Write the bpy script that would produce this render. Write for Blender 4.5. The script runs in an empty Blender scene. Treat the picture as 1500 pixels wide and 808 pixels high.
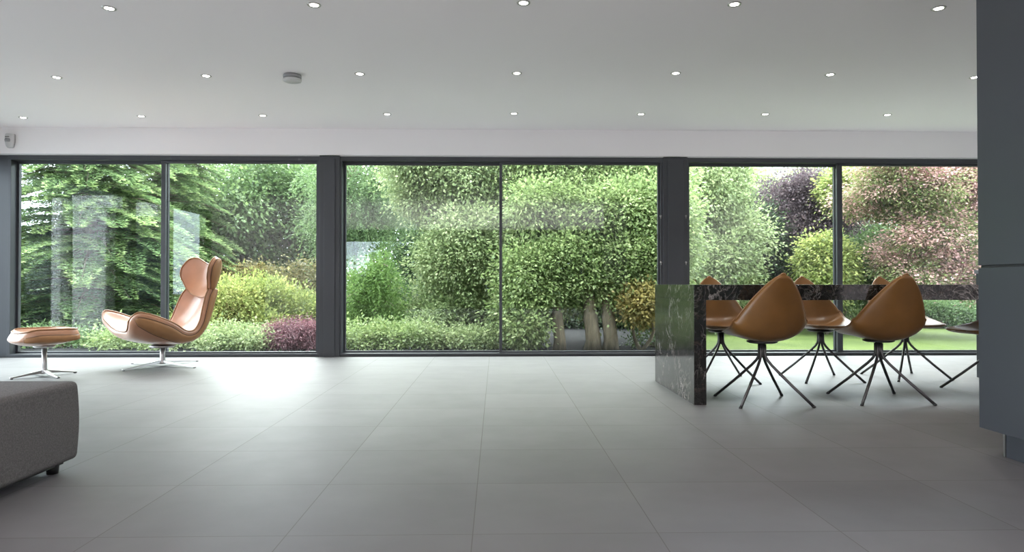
import bpy, bmesh, math, random
import numpy as np
from mathutils import Vector, Matrix
random.seed(7)
RNG = np.random.default_rng(11)
S = bpy.context.scene
COL = S.collection
PI = math.pi

# ------------------------------------------------------------------ camera
CAM_H, FPX, YAW, PITCH = 0.80, 1000.0, math.radians(-1.318), math.radians(0.63)
cam_data = bpy.data.cameras.new('camera')
cam_data.sensor_width = 36.0
cam_data.lens = 24.0
cam_data.clip_end = 300
cam = bpy.data.objects.new('camera', cam_data)
COL.objects.link(cam)
cam.location = (0, 0, CAM_H)
cam.rotation_euler = (PI/2 + PITCH, 0, YAW)
S.camera = cam
CAM_M = Matrix.Rotation(YAW, 3, 'Z') @ Matrix.Rotation(PI/2 + PITCH, 3, 'X')

def W(u, v, Y):
    """world point at distance Y seen where the 1500x808 photo shows (u, v)"""
    d = CAM_M @ Vector(((u-750)/FPX, -(v-404)/FPX, -1.0))
    k = Y/d.y
    return Vector((d.x*k, Y, CAM_H + d.z*k))

# ------------------------------------------------------------------ light
S.view_settings.view_transform = 'Standard'
S.view_settings.look = 'None'
S.view_settings.gamma = 1.0
S.view_settings.exposure = 0.85
S.view_settings.use_curve_mapping = False
S.cycles.use_denoising = True
S.cycles.max_bounces = 9
S.cycles.diffuse_bounces = 5
S.cycles.glossy_bounces = 4
S.cycles.transmission_bounces = 4
S.cycles.transparent_max_bounces = 16
S.cycles.sample_clamp_indirect = 12.0
S.cycles.caustics_reflective = False
S.cycles.caustics_refractive = False

SKY = 8.0
world = bpy.data.worlds.new('overcast_sky')
S.world = world
world.use_nodes = True
nt = world.node_tree
nt.nodes.clear()
wo = nt.nodes.new('ShaderNodeOutputWorld')
bg = nt.nodes.new('ShaderNodeBackground')
tc = nt.nodes.new('ShaderNodeTexCoord')
sp = nt.nodes.new('ShaderNodeSeparateXYZ')
rp = nt.nodes.new('ShaderNodeValToRGB')
rp.color_ramp.elements[0].position = 0.0
rp.color_ramp.elements[0].color = (0.58, 0.62, 0.74, 1)
rp.color_ramp.elements[1].position = 0.55
rp.color_ramp.elements[1].color = (0.85, 0.91, 1.0, 1)
nt.links.new(tc.outputs['Generated'], sp.inputs[0])
nt.links.new(sp.outputs['Z'], rp.inputs[0])
nt.links.new(rp.outputs[0], bg.inputs['Color'])
bg.inputs['Strength'].default_value = SKY
nt.links.new(bg.outputs[0], wo.inputs[0])

def add_light(name, kind, loc, rot, energy, color=(1, 1, 1), **kw):
    l = bpy.data.lights.new(name, kind)
    l.energy = energy
    l.color = color
    for k, v in kw.items():
        setattr(l, k, v)
    o = bpy.data.objects.new(name, l)
    COL.objects.link(o)
    o.location = loc
    o.rotation_euler = rot
    return o
# bright patch of overcast sky, very soft
add_light('sun', 'SUN', (-3, 12, 14), (math.radians(-34), 0, math.radians(12)), 9.0, (1.0, 0.97, 0.92), angle=math.radians(75))
# added fill light behind the camera, no fixture, brightens the ceiling
add_light('ceiling_fill_light', 'AREA', (0, -2.4, 1.1), (PI, 0, 0), 420.0, (1.0, 0.94, 0.965), shape='RECTANGLE', size=10.0, size_y=7.0)

def portal(name, loc, rot, sx, sy):
    o = add_light(name, 'AREA', loc, rot, 1.0, shape='RECTANGLE', size=sx, size_y=sy)
    o.data.cycles.is_portal = True
    return o
YW = 7.58
portal('sky_portal_garden', (0, YW+0.16, 1.12), (-PI/2, 0, 0), 11.2, 2.1)
portal('sky_portal_left', (-5.80, 4.6, 1.12), (PI/2, 0, -PI/2), 5.9, 2.1)
portal('sky_portal_rear', (-1.2, -6.45, 1.12), (PI/2, 0, 0), 8.0, 2.1)

# ------------------------------------------------------------------ helpers
def tag(o, label=None, cat=None, group=None, kind=None):
    if label: o['label'] = label
    if cat: o['category'] = cat
    if group: o['group'] = group
    if kind: o['kind'] = kind
    return o

def empty(name, loc=(0, 0, 0), rz=0):
    o = bpy.data.objects.new(name, None)
    COL.objects.link(o)
    o.location = loc
    o.rotation_euler = (0, 0, rz)
    o.empty_display_size = 0.1
    return o

def link(name, me, m, parent=None, smooth=False):
    if m is not None: me.materials.append(m)
    o = bpy.data.objects.new(name, me)
    COL.objects.link(o)
    if parent is not None: o.parent = parent
    if smooth:
        me.polygons.foreach_set('use_smooth', [True]*len(me.polygons))
    return o

def copy_tree(o, parent=None):
    c = o.copy()
    COL.objects.link(c)
    c.parent = parent
    for ch in list(o.children):
        copy_tree(ch, c)
    return c

class MB:
    def __init__(s): s.bm = bmesh.new()
    def box(s, x0, x1, y0, y1, z0, z1):
        vs = [s.bm.verts.new((x, y, z)) for x in (x0, x1) for y in (y0, y1) for z in (z0, z1)]
        for f in ((0,1,3,2), (4,6,7,5), (0,4,5,1), (2,3,7,6), (0,2,6,4), (1,5,7,3)):
            s.bm.faces.new([vs[i] for i in f])
        return s
    def tube(s, pts, r, n=10, cap=True):
        pts = [Vector(p) for p in pts]
        if not hasattr(r, '__len__'): r = [r]*len(pts)
        rings = []
        up = None
        for i, p in enumerate(pts):
            d = (pts[min(i+1, len(pts)-1)] - pts[max(i-1, 0)]).normalized()
            if up is None:
                up = Vector((0, 0, 1)) if abs(d.z) < 0.9 else Vector((1, 0, 0))
            a = d.cross(up).normalized()
            b = a.cross(d).normalized()
            up = b
            rings.append([s.bm.verts.new(p + (a*math.cos(t) + b*math.sin(t))*r[i]) for t in [2*PI*k/n for k in range(n)]])
        for i in range(len(rings)-1):
            for k in range(n):
                s.bm.faces.new([rings[i][k], rings[i][(k+1) % n], rings[i+1][(k+1) % n], rings[i+1][k]])
        if cap:
            s.bm.faces.new(rings[0][::-1]); s.bm.faces.new(rings[-1])
        return s
    def lathe(s, prof, n=32, c=(0, 0, 0)):
        rings = []
        for (r, z) in prof:
            if r < 1e-5:
                rings.append([s.bm.verts.new((c[0], c[1], c[2]+z))])
            else:
                rings.append([s.bm.verts.new((c[0]+r*math.cos(2*PI*k/n), c[1]+r*math.sin(2*PI*k/n), c[2]+z)) for k in range(n)])
        for i in range(len(rings)-1):
            a, b = rings[i], rings[i+1]
            for k in range(n):
                k2 = (k+1) % n
                if len(a) == 1 and len(b) == 1: continue
                if len(a) == 1: s.bm.faces.new([a[0], b[k], b[k2]])
                elif len(b) == 1: s.bm.faces.new([a[k], a[k2], b[0]])
                else: s.bm.faces.new([a[k], a[k2], b[k2], b[k]])
        return s
    def build(s, name, m, parent=None, smooth=False, bevel=0, seg=2):
        bmesh.ops.recalc_face_normals(s.bm, faces=s.bm.faces)
        me = bpy.data.meshes.new(name)
        s.bm.to_mesh(me); s.bm.free()
        o = link(name, me, m, parent, smooth)
        if bevel:
            b = o.modifiers.new('bevel', 'BEVEL'); b.width = bevel; b.segments = seg; b.limit_method = 'ANGLE'
            if not smooth:
                me.polygons.foreach_set('use_smooth', [True]*len(me.polygons))
                b.harden_normals = True
        return o

# ------------------------------------------------------------------ materials
def mat(name, color=(0.8, 0.8, 0.8), rough=0.5, metal=0.0, spec=0.5, emit=None, es=0, coat=0):
    m = bpy.data.materials.new(name)
    m.use_nodes = True
    b = m.node_tree.nodes['Principled BSDF']
    b.inputs['Base Color'].default_value = (*color, 1)
    b.inputs['Roughness'].default_value = rough
    b.inputs['Metallic'].default_value = metal
    b.inputs['Specular IOR Level'].default_value = spec
    if coat:
        b.inputs['Coat Weight'].default_value = coat
        b.inputs['Coat Roughness'].default_value = 0.08
    if emit:
        b.inputs['Emission Color'].default_value = (*emit, 1)
        b.inputs['Emission Strength'].default_value = es
    return m, m.node_tree, b

def noise(nt, scale, detail=3, rough=0.5, vec=None, dist=0):
    n = nt.nodes.new('ShaderNodeTexNoise')
    n.inputs['Scale'].default_value = scale
    n.inputs['Detail'].default_value = detail
    n.inputs['Roughness'].default_value = rough
    n.inputs['Distortion'].default_value = dist
    if vec is not None: nt.links.new(vec, n.inputs['Vector'])
    return n.outputs['Fac']

def ramp(nt, src, stops):
    r = nt.nodes.new('ShaderNodeValToRGB')
    e = r.color_ramp.elements
    while len(e) < len(stops): e.new(0.5)
    for i, (p, c) in enumerate(stops):
        e[i].position = p
        e[i].color = (*c, 1) if hasattr(c, '__len__') else (c, c, c, 1)
    nt.links.new(src, r.inputs[0])
    return r.outputs[0]

def coords(nt, which='Object', scale=None):
    t = nt.nodes.new('ShaderNodeTexCoord')
    o = t.outputs[which]
    if scale:
        mp = nt.nodes.new('ShaderNodeMapping')
        mp.inputs['Scale'].default_value = scale
        nt.links.new(o, mp.inputs[0]); o = mp.outputs[0]
    return o

def bump(nt, b, h, strength, dist=0.01):
    n = nt.nodes.new('ShaderNodeBump')
    n.inputs['Strength'].default_value = strength
    n.inputs['Distance'].default_value = dist
    nt.links.new(h, n.inputs['Height'])
    nt.links.new(n.outputs[0], b.inputs['Normal'])

def mathn(nt, op, a, b=None, c=None):
    n = nt.nodes.new('ShaderNodeMath'); n.operation = op
    for i, x in enumerate((a, b, c)):
        if x is None: continue
        if isinstance(x, (int, float)): n.inputs[i].default_value = x
        else: nt.links.new(x, n.inputs[i])
    return n.outputs[0]

M = {}
# plaster
m, t, b = mat('white_plaster', (0.88, 0.855, 0.865), 0.75, spec=0.3)
bump(t, b, noise(t, 60, 4, vec=coords(t)), 0.03, 0.002); M['plaster'] = m
# dark window aluminium
m, t, b = mat('anthracite_aluminium', (0.040, 0.043, 0.050), 0.42, spec=0.5)
bump(t, b, noise(t, 400, 2, vec=coords(t)), 0.02, 0.001); M['frame'] = m
M['gasket'] = mat('black_rubber', (0.008, 0.008, 0.009), 0.6)[0]
# glass: clear with mirror reflection
def glass_mat(name, base=0.028, tint=(0.93, 0.97, 0.95)):
    m = bpy.data.materials.new(name); m.use_nodes = True
    t = m.node_tree; t.nodes.clear()
    o = t.nodes.new('ShaderNodeOutputMaterial')
    mx = t.nodes.new('ShaderNodeMixShader')
    tr = t.nodes.new('ShaderNodeBsdfTransparent'); tr.inputs[0].default_value = (*tint, 1)
    gl = t.nodes.new('ShaderNodeBsdfGlossy'); gl.inputs['Roughness'].default_value = 0.0
    gl.inputs['Color'].default_value = (0.95, 0.95, 1.0, 1)
    lw = t.nodes.new('ShaderNodeLayerWeight'); lw.inputs['Blend'].default_value = 0.5
    f = mathn(t, 'ADD', mathn(t, 'MULTIPLY', mathn(t, 'POWER', lw.outputs['Facing'], 5.0), 0.9), base)
    t.links.new(f, mx.inputs[0]); t.links.new(tr.outputs[0], mx.inputs[1]); t.links.new(gl.outputs[0], mx.inputs[2])
    t.links.new(mx.outputs[0], o.inputs[0])
    return m
M['glass'] = glass_mat('window_glass')
# porcelain floor tiles with grout lines
m, t, b = mat('grey_porcelain_tile', (0.2, 0.2, 0.2), 0.35, spec=0.5)
TW, TD, TX0, TY0 = 0.593, 0.553, -0.075, 2.19
cv = coords(t)
sx = t.nodes.new('ShaderNodeSeparateXYZ'); t.links.new(cv, sx.inputs[0])
gx = mathn(t, 'DIVIDE', mathn(t, 'SUBTRACT', sx.outputs['X'], TX0), TW)
gy = mathn(t, 'DIVIDE', mathn(t, 'SUBTRACT', sx.outputs['Y'], TY0), TD)
def dline(g, size):
    fr = mathn(t, 'FRACT', g)
    d = mathn(t, 'MINIMUM', fr, mathn(t, 'SUBTRACT', 1.0, fr))
    return mathn(t, 'MULTIPLY', d, size)
d = mathn(t, 'MINIMUM', dline(gx, TW), dline(gy, TD))
grout = mathn(t, 'LESS_THAN', d, 0.0016)
cb = t.nodes.new('ShaderNodeCombineXYZ')
t.links.new(mathn(t, 'FLOOR', gx), cb.inputs[0]); t.links.new(mathn(t, 'FLOOR', gy), cb.inputs[1])
wn = t.nodes.new('ShaderNodeTexWhiteNoise'); wn.noise_dimensions = '2D'
t.links.new(cb.outputs[0], wn.inputs['Vector'])
n1 = noise(t, 2.2, 5, 0.6, cv)
tone = mathn(t, 'ADD', mathn(t, 'MULTIPLY', wn.outputs['Value'], 0.25), mathn(t, 'MULTIPLY', n1, 0.75))
c1 = ramp(t, tone, [(0.25, (0.118, 0.116, 0.119)), (0.75, (0.152, 0.149, 0.152))])
mx = t.nodes.new('ShaderNodeMix'); mx.data_type = 'RGBA'
t.links.new(grout, mx.inputs[0]); t.links.new(c1, mx.inputs[6]); mx.inputs[7].default_value = (0.12, 0.118, 0.11, 1)
t.links.new(mx.outputs[2], b.inputs['Base Color'])
rr = mathn(t, 'ADD', mathn(t, 'MULTIPLY', noise(t, 5, 4, 0.6, cv), 0.10), 0.44)
t.links.new(mathn(t, 'ADD', rr, mathn(t, 'MULTIPLY', grout, 0.3)), b.inputs['Roughness'])
bump(t, b, mathn(t, 'SUBTRACT', mathn(t, 'MULTIPLY', noise(t, 60, 3, 0.6, cv), 0.12), grout), 0.15, 0.002)
b.inputs['Specular IOR Level'].default_value = 0.42
M['tile'] = m
# leather
def leather(name, c, rough, sc=260):
    m, t, b = mat(name, c, rough, spec=0.5)
    cv = coords(t)
    t.links.new(ramp(t, noise(t, 7, 3, 0.5, cv), [(0.3, tuple(x*0.88 for x in c)), (0.7, tuple(min(1, x*1.1) for x in c))]), b.inputs['Base Color'])
    vo = t.nodes.new('ShaderNodeTexVoronoi'); vo.inputs['Scale'].default_value = sc
    t.links.new(cv, vo.inputs['Vector'])
    bump(t, b, vo.outputs['Distance'], 0.12, 0.001)
    return m
M['tan'] = leather('tan_leather', (0.215, 0.100, 0.027), 0.36)
M['lounge'] = leather('polished_tan_leather', (0.44, 0.22, 0.125), 0.30)
M['lounge'].node_tree.nodes['Principled BSDF'].inputs['Coat Weight'].default_value = 0.6
M['lounge'].node_tree.nodes['Principled BSDF'].inputs['Coat Roughness'].default_value = 0.28
M['lounge_dark'] = leather('outer_tan_leather', (0.30, 0.145, 0.055), 0.5)
M['pipe'] = mat('leather_piping', (0.27, 0.13, 0.05), 0.35)[0]
M['thread'] = mat('dark_seam', (0.09, 0.045, 0.025), 0.6)[0]
M['steel'] = mat('brushed_steel', (0.36, 0.35, 0.34), 0.34, metal=1)[0]
M['bronze'] = mat('dark_gunmetal', (0.10, 0.095, 0.095), 0.38, metal=0.8)[0]
# marble
m, t, b = mat('dark_veined_marble', (0.02, 0.02, 0.02), 0.10, spec=0.6)
cv = coords(t)
def vein(scale, dist, w, off):
    mp = t.nodes.new('ShaderNodeMapping'); mp.inputs['Location'].default_value = (off, off*1.7, off*0.6)
    mp.inputs['Rotation'].default_value = (0.4+off, 0.7, off)
    mp.inputs['Scale'].default_value = (1, 1, 0.6)
    t.links.new(cv, mp.inputs[0])
    n = noise(t, scale, 7, 0.62, mp.outputs[0], dist)
    d = mathn(t, 'ABSOLUTE', mathn(t, 'SUBTRACT', n, 0.5))
    return mathn(t, 'SUBTRACT', 1.0, mathn(t, 'MINIMUM', mathn(t, 'DIVIDE', d, w), 1.0))
v = mathn(t, 'MAXIMUM', mathn(t, 'MULTIPLY', vein(3.0, 1.2, 0.012, 0.3), 0.9), mathn(t, 'MULTIPLY', vein(7.0, 1.8, 0.02, 2.1), 0.55))
v = mathn(t, 'MULTIPLY', v, ramp(t, noise(t, 4, 3, 0.6, cv), [(0.40, 0.05), (0.62, 1.0)]))
bc = ramp(t, noise(t, 14, 6, 0.7, cv, 1.0), [(0.35, (0.006, 0.007, 0.006)), (0.55, (0.020, 0.019, 0.017)), (0.72, (0.075, 0.052, 0.042))])
mx = t.nodes.new('ShaderNodeMix'); mx.data_type = 'RGBA'
t.links.new(v, mx.inputs[0]); t.links.new(bc, mx.inputs[6]); mx.inputs[7].default_value = (0.42, 0.38, 0.36, 1)
t.links.new(mx.outputs[2], b.inputs['Base Color']); M['marble'] = m
# cabinet front
m, t, b = mat('slate_blue_laminate', (0.046, 0.051, 0.060), 0.36, spec=0.5)
cv = coords(t, 'Object', (1, 3, 60))
bump(t, b, noise(t, 5, 4, 0.6, cv), 0.10, 0.002)
M['cab'] = m
M['cab_dark'] = mat('cabinet_shadow_gap', (0.012, 0.012, 0.014), 0.5)[0]
M['worktop'] = mat('grey_worktop', (0.22, 0.23, 0.25), 0.3)[0]
# fabric
m, t, b = mat('grey_woven_fabric', (0.16, 0.155, 0.15), 0.95, spec=0.1)
cv = coords(t)
t.links.new(ramp(t, noise(t, 160, 4, 0.8, cv), [(0.38, (0.115, 0.112, 0.108)), (0.66, (0.195, 0.190, 0.182))]), b.inputs['Base Color'])
bump(t, b, noise(t, 260, 2, 0.6, cv), 0.6, 0.003)
M['fabric'] = m
M['black'] = mat('black_plastic', (0.01, 0.01, 0.01), 0.4)[0]
M['whiteplastic'] = mat('white_plastic', (0.55, 0.55, 0.55), 0.45)[0]
M['greyplastic'] = mat('grey_plastic', (0.25, 0.25, 0.26), 0.45)[0]
M['lightring'] = mat('brushed_nickel_ring', (0.45, 0.44, 0.42), 0.35, metal=0.7)[0]
M['lamp'] = mat('lamp_face', (1, 1, 1), 0.5, emit=(1.0, 0.95, 0.88), es=14)[0]
# outside
m, t, b = mat('lawn_grass', (0.05, 0.1, 0.02), 0.9, spec=0.2)
cv = coords(t)
t.links.new(ramp(t, noise(t, 1.3, 6, 0.7, cv), [(0.3, (0.050, 0.075, 0.016)), (0.7, (0.095, 0.125, 0.03))]), b.inputs['Base Color'])
bump(t, b, noise(t, 90, 3, 0.7, cv), 0.8, 0.03)
M['lawn'] = m
m, t, b = mat('shaded_bark_soil', (0.03, 0.025, 0.02), 1.0, spec=0.05)
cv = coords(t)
t.links.new(ramp(t, noise(t, 9, 6, 0.7, cv), [(0.3, (0.010, 0.010, 0.010)), (0.7, (0.026, 0.026, 0.027))]), b.inputs['Base Color'])  # bark soil, colour darkened to stand in for tree shade
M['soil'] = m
m, t, b = mat('pale_bounce_paving', (0.09, 0.095, 0.10), 0.55)  # stone paled so the terrace bounces daylight onto the ceiling
cv = coords(t)
t.links.new(ramp(t, noise(t, 3, 5, 0.6, cv), [(0.3, (0.40, 0.38, 0.37)), (0.7, (0.52, 0.50, 0.49))]), b.inputs['Base Color'])
M['paving'] = m
m, t, b = mat('grey_slate', (0.09, 0.095, 0.10), 0.5)
M['paving_dark'] = m
m, t, b = mat('tree_bark', (0.1, 0.08, 0.06), 0.9)
cv = coords(t, 'Object', (6, 6, 1))
nn = noise(t, 3, 6, 0.7, cv)
t.links.new(ramp(t, nn, [(0.3, (0.075, 0.06, 0.04)), (0.7, (0.21, 0.17, 0.115))]), b.inputs['Base Color'])
bump(t, b, nn, 0.6, 0.03); M['bark'] = m
M['render'] = mat('white_render', (0.78, 0.77, 0.80), 0.9)[0]
M['darkglass'] = mat('dark_glazing', (0.02, 0.025, 0.03), 0.08)[0]

LG = 1.12
def leafmat(name, cols, rough=0.5, tr=0.48, spec=0.3):
    """leaf colour varies from leaf to leaf through the 'tint' attribute"""
    m = bpy.data.materials.new(name); m.use_nodes = True
    t = m.node_tree
    b = t.nodes['Principled BSDF']
    at = t.nodes.new('ShaderNodeAttribute'); at.attribute_name = 'tint'
    def soft(k):
        g = 0.3*k[0]+0.6*k[1]+0.1*k[2]
        k = (k[0]*1.06, k[1], k[2]*0.92)
        return tuple(LG*(0.78*x+0.22*g) for x in k)
    c = ramp(t, at.outputs['Fac'], [(i/(len(cols)-1), soft(k)) for i, k in enumerate(cols)])
    t.links.new(c, b.inputs['Base Color'])
    b.inputs['Roughness'].default_value = rough
    b.inputs['Specular IOR Level'].default_value = spec
    tl = t.nodes.new('ShaderNodeBsdfTranslucent'); t.links.new(c, tl.inputs[0])
    ms = t.nodes.new('ShaderNodeMixShader'); ms.inputs[0].default_value = tr
    t.links.new(b.outputs[0], ms.inputs[1]); t.links.new(tl.outputs[0], ms.inputs[2])
    t.links.new(ms.outputs[0], t.nodes['Material Output'].inputs[0])
    return m
L = {
 'fir':    leafmat('fir_needles', [(0.045, 0.10, 0.045), (0.12, 0.22, 0.065), (0.30, 0.42, 0.13)]),
 'mid':    leafmat('oak_green_leaves', [(0.03, 0.075, 0.018), (0.08, 0.155, 0.04), (0.17, 0.26, 0.075)]),
 'pale':   leafmat('pale_green_leaves', [(0.08, 0.14, 0.045), (0.19, 0.27, 0.09), (0.40, 0.46, 0.22)]),
 'fresh':  leafmat('fresh_green_leaves', [(0.08, 0.15, 0.03), (0.18, 0.27, 0.07), (0.36, 0.43, 0.17)]),
 'yellow': leafmat('yellow_green_leaves', [(0.08, 0.13, 0.02), (0.21, 0.28, 0.045), (0.46, 0.47, 0.10)]),
 'olive':  leafmat('olive_brown_leaves', [(0.05, 0.055, 0.014), (0.12, 0.115, 0.03), (0.23, 0.19, 0.05)]),
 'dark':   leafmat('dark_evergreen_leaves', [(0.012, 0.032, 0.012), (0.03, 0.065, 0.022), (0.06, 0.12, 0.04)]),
 'larch':  leafmat('larch_needles', [(0.04, 0.10, 0.028), (0.09, 0.175, 0.05), (0.18, 0.28, 0.09)]),
 'brightc': leafmat('bright_conifer_needles', [(0.05, 0.12, 0.015), (0.12, 0.24, 0.03), (0.22, 0.36, 0.06)]),
 'purple': leafmat('purple_beech_leaves', [(0.035, 0.026, 0.034), (0.085, 0.062, 0.078), (0.17, 0.12, 0.13)]),
 'maple_r': leafmat('red_maple_leaves', [(0.06, 0.02, 0.03), (0.17, 0.06, 0.085), (0.33, 0.15, 0.19)]),
 'maple_p': leafmat('pink_green_maple_leaves', [(0.05, 0.10, 0.022), (0.14, 0.19, 0.045), (0.26, 0.22, 0.10), (0.50, 0.27, 0.29)]),
 'amber':  leafmat('amber_leaves', [(0.10, 0.12, 0.02), (0.24, 0.20, 0.04), (0.40, 0.33, 0.07)]),
}

# ------------------------------------------------------------------ room shell
XL, XR, YR, ZC = -5.62, 5.75, -6.4, 2.49
def struct(name, mb, m, parent=None, **k):
    return tag(mb.build(name, m, parent, **k), kind='structure')
struct('floor', MB().box(XL-0.1, XR+0.1, YR-0.1, YW+0.10, -0.2, 0), M['tile'])
ceil_bm = MB().box(XL-0.2, XR+0.2, YR-0.2, YW+0.2, ZC, ZC+0.25)
struct('ceiling', ceil_bm, M['plaster'])
ZH = W(700, 228.5, YW-0.06).z          # underside of the bulkhead
struct('wall_front', MB().box(XL-0.2, XR+0.2, YW-0.10, YW+0.25, ZH, ZC), M['plaster'])
struct('trim_1', MB().box(XL, XR, YW-0.085, YW-0.065, ZH-0.012, ZH), M['whiteplastic'])
struct('wall_right', MB().box(XR, XR+0.2, YR-0.2, YW+0.1, -0.1, ZC), M['plaster'])
wl = MB().box(XL-0.2, XL, YR-0.2, 1.6, -0.1, ZC).box(XL-0.2, XL, 1.6, YW-0.1, ZH, ZC)
struct('wall_left', wl, M['plaster'])
wr = MB().box(XL-0.2, -5.2, YR-0.2, YR, -0.1, ZC).box(5.5, XR+0.2, YR-0.2, YR, -0.1, ZC).box(-5.2, 5.5, YR-0.2, YR, 2.2, ZC)
struct('wall_rear', wr, M['cab'])

# windows: one sliding unit = frame + mullion + two panes
def xw(u): return W(u, 404, YW).x
ZB, ZT = 0.035, ZH
def window_unit(n, x0, x1, xm, mw, rails=0.045):
    r = empty('window_%d' % n, ((x0+x1)/2, YW, 0)); r['kind'] = 'structure'
    ox = (x0+x1)/2
    f = MB()
    f.box(x0-ox, x1-ox, -0.07, 0.09, 0.0, ZB)
    f.box(x0-ox, x1-ox, -0.07, 0.09, ZT-0.06, ZT)
    f.box(x0-ox, x0-ox+0.035, -0.07, 0.09, ZB, ZT-0.06)
    f.box(x1-ox-0.035, x1-ox, -0.07, 0.09, ZB, ZT-0.06)
    f.build('window_frame', M['frame'], r, bevel=0.003)
    a, b2 = x0-ox+0.035, x1-ox-0.035
    mm = xm-ox
    # fixed sash sits outside, sliding sash inside
    for k, (p, q, y) in enumerate(((a, mm+mw/2, 0.045), (mm-mw/2, b2, -0.02))):
        s = MB()
        t_ = 0.022
        s.box(p, q, y-0.02, y+0.02, ZB, ZB+0.02)
        s.box(p, q, y-0.02, y+0.02, ZT-0.06-0.028, ZT-0.06)
        s.box(p, p+(mw if k else t_), y-0.02, y+0.02, ZB+0.02, ZT-0.088)
        s.box(q-(t_ if k else mw), q, y-0.02, y+0.02, ZB+0.02, ZT-0.088)
        so = s.build('sash', M['frame'], r, bevel=0.002)
        g = MB().box(p+0.01, q-0.01, y-0.003, y+0.003, ZB+0.012, ZT-0.075)
        g.build('glass_pane', M['glass'], so)
    return r
window_unit(1, xw(17), xw(472), xw(241), 0.045)
window_unit(2, xw(498), xw(970), xw(733.5), 0.032)
w3 = window_unit(3, xw(1003), xw(1452), xw(1228), 0.060)
# posts between the units
def post(n, u0, u1, yin):
    p = MB().box(xw(u0), xw(u1), YW-yin, YW+0.12, 0, ZT)
    p.box(xw(u0)+0.05, xw(u1)-0.05, YW-yin-0.012, YW-yin, 0, ZT-0.04)
    return struct('trim_%d' % n, p, M['frame'], bevel=0.003)
post(2, 470.5, 500, 0.085)
post(3, 969, 1005, 0.085)
post(4, 1451, 1490, 0.085)
struct('trim_5', MB().box(XL-0.12, xw(19), YW-0.05, YW+0.12, 0, ZT), M['frame'], bevel=0.003)
struct('baseboard_front', MB().box(XL, XR, YW-0.075, YW-0.070, 0.0, 0.012), M['gasket'])
# tiny steel lock bolts on the dark post
for k, (u, v) in enumerate(((968, 316), (1005, 316), (968.5, 384), (1005, 384))):
    p = W(u, v, YW-0.09)
    side = 'left' if u < 990 else 'right'
    o = MB().tube([(0, 0, 0), (0, 0.014, 0)], 0.011, 12).tube([(0, 0.002, -0.004), (0, 0.002, -0.03)], 0.004, 8).build('lock_bolt', M['steel'], None, smooth=True)
    o.location = p
    tag(o, 'small steel lock bolt, %s one on the %s side of the black window post' % ('upper' if v < 350 else 'lower', side), 'lock', 'lock bolts on the window post')
# left glazing
wlft = empty('window_4', (XL, 4.6, 0)); wlft['kind'] = 'structure'
f = MB()
for (y0, y1) in ((-3.0, -2.93), (-0.05, 0.05), (2.86, 2.93)):
    f.box(-0.08, 0.04, y0, y1, 0, ZT)
f.box(-0.08, 0.04, -3.0, 2.93, 0, 0.05); f.box(-0.08, 0.04, -3.0, 2.93, ZT-0.08, ZT)
f.build('window_frame', M['frame'], wlft, bevel=0.003)
for (a, b2) in ((-2.94, -0.04), (0.04, 2.87)):
    MB().box(-0.003, 0.003, a, b2, 0.04, ZT-0.07).build('glass_pane', M['glass'], wlft)
# rear glazing (seen only as a reflection)
wre = empty('window_5', (-1.2, YR-0.1, 0)); wre['kind'] = 'structure'
f = MB()
for x in (-3.97, -1.33, 1.29, 3.93, 6.66):
    f.box(x-0.035, x+0.035, -0.05, 0.05, 0, 2.2)
f.box(-4.0, 6.7, -0.05, 0.05, 0, 0.05); f.box(-4.0, 6.7, -0.05, 0.05, 2.13, 2.2)
f.build('window_frame', M['frame'], wre)
for x in (-2.65, -0.02, 2.61, 5.30):
    MB().box(x-1.3, x+1.3, -0.003, 0.003, 0.04, 2.15).build('glass_pane', M['glass'], wre)

# ------------------------------------------------------------------ ground outside
struct('lawn', MB().box(-40, 40, YW+0.2, 45, -0.4, -0.10), M['lawn'])
struct('terrace_paving', MB().box(XL-0.2, 7.0, YW+0.12, 8.35, -0.3, -0.06), M['paving'])  # out of view, its pale surface acts as a daylight reflector
struct('terrace_side', MB().box(-14, XL-0.2, -12, 8.35, -0.4, -0.04), M['paving_dark'])
struct('garden_rear', MB().box(-40, 40, -40, YR-0.2, -0.4, -0.05), M['lawn'])
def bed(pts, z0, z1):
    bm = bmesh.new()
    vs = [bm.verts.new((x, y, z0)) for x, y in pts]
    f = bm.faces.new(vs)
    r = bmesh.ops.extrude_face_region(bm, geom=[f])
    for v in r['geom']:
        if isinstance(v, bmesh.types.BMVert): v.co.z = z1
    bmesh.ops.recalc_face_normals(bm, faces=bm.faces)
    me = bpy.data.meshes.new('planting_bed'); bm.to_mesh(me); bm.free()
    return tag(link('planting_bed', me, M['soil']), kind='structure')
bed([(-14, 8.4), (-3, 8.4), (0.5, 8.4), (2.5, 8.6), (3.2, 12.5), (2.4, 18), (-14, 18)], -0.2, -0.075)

# ------------------------------------------------------------------ foliage tools
def quads_mesh(name, V, tint, m, parent):
    n = len(V)//4
    me = bpy.data.meshes.new(name)
    me.vertices.add(4*n); me.vertices.foreach_set('co', V.astype(np.float32).ravel())
    me.loops.add(4*n); me.loops.foreach_set('vertex_index', np.arange(4*n, dtype=np.int32))
    me.polygons.add(n)
    me.polygons.foreach_set('loop_start', np.arange(0, 4*n, 4, dtype=np.int32))
    me.update(calc_edges=True)
    a = me.attributes.new('tint', 'FLOAT', 'POINT')
    a.data.foreach_set('value', np.repeat(np.clip(tint, 0, 1), 4).astype(np.float32))
    return link(name, me, m, parent)

def nrm(a): return a/np.maximum(np.linalg.norm(a, axis=1, keepdims=True), 1e-6)

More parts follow.
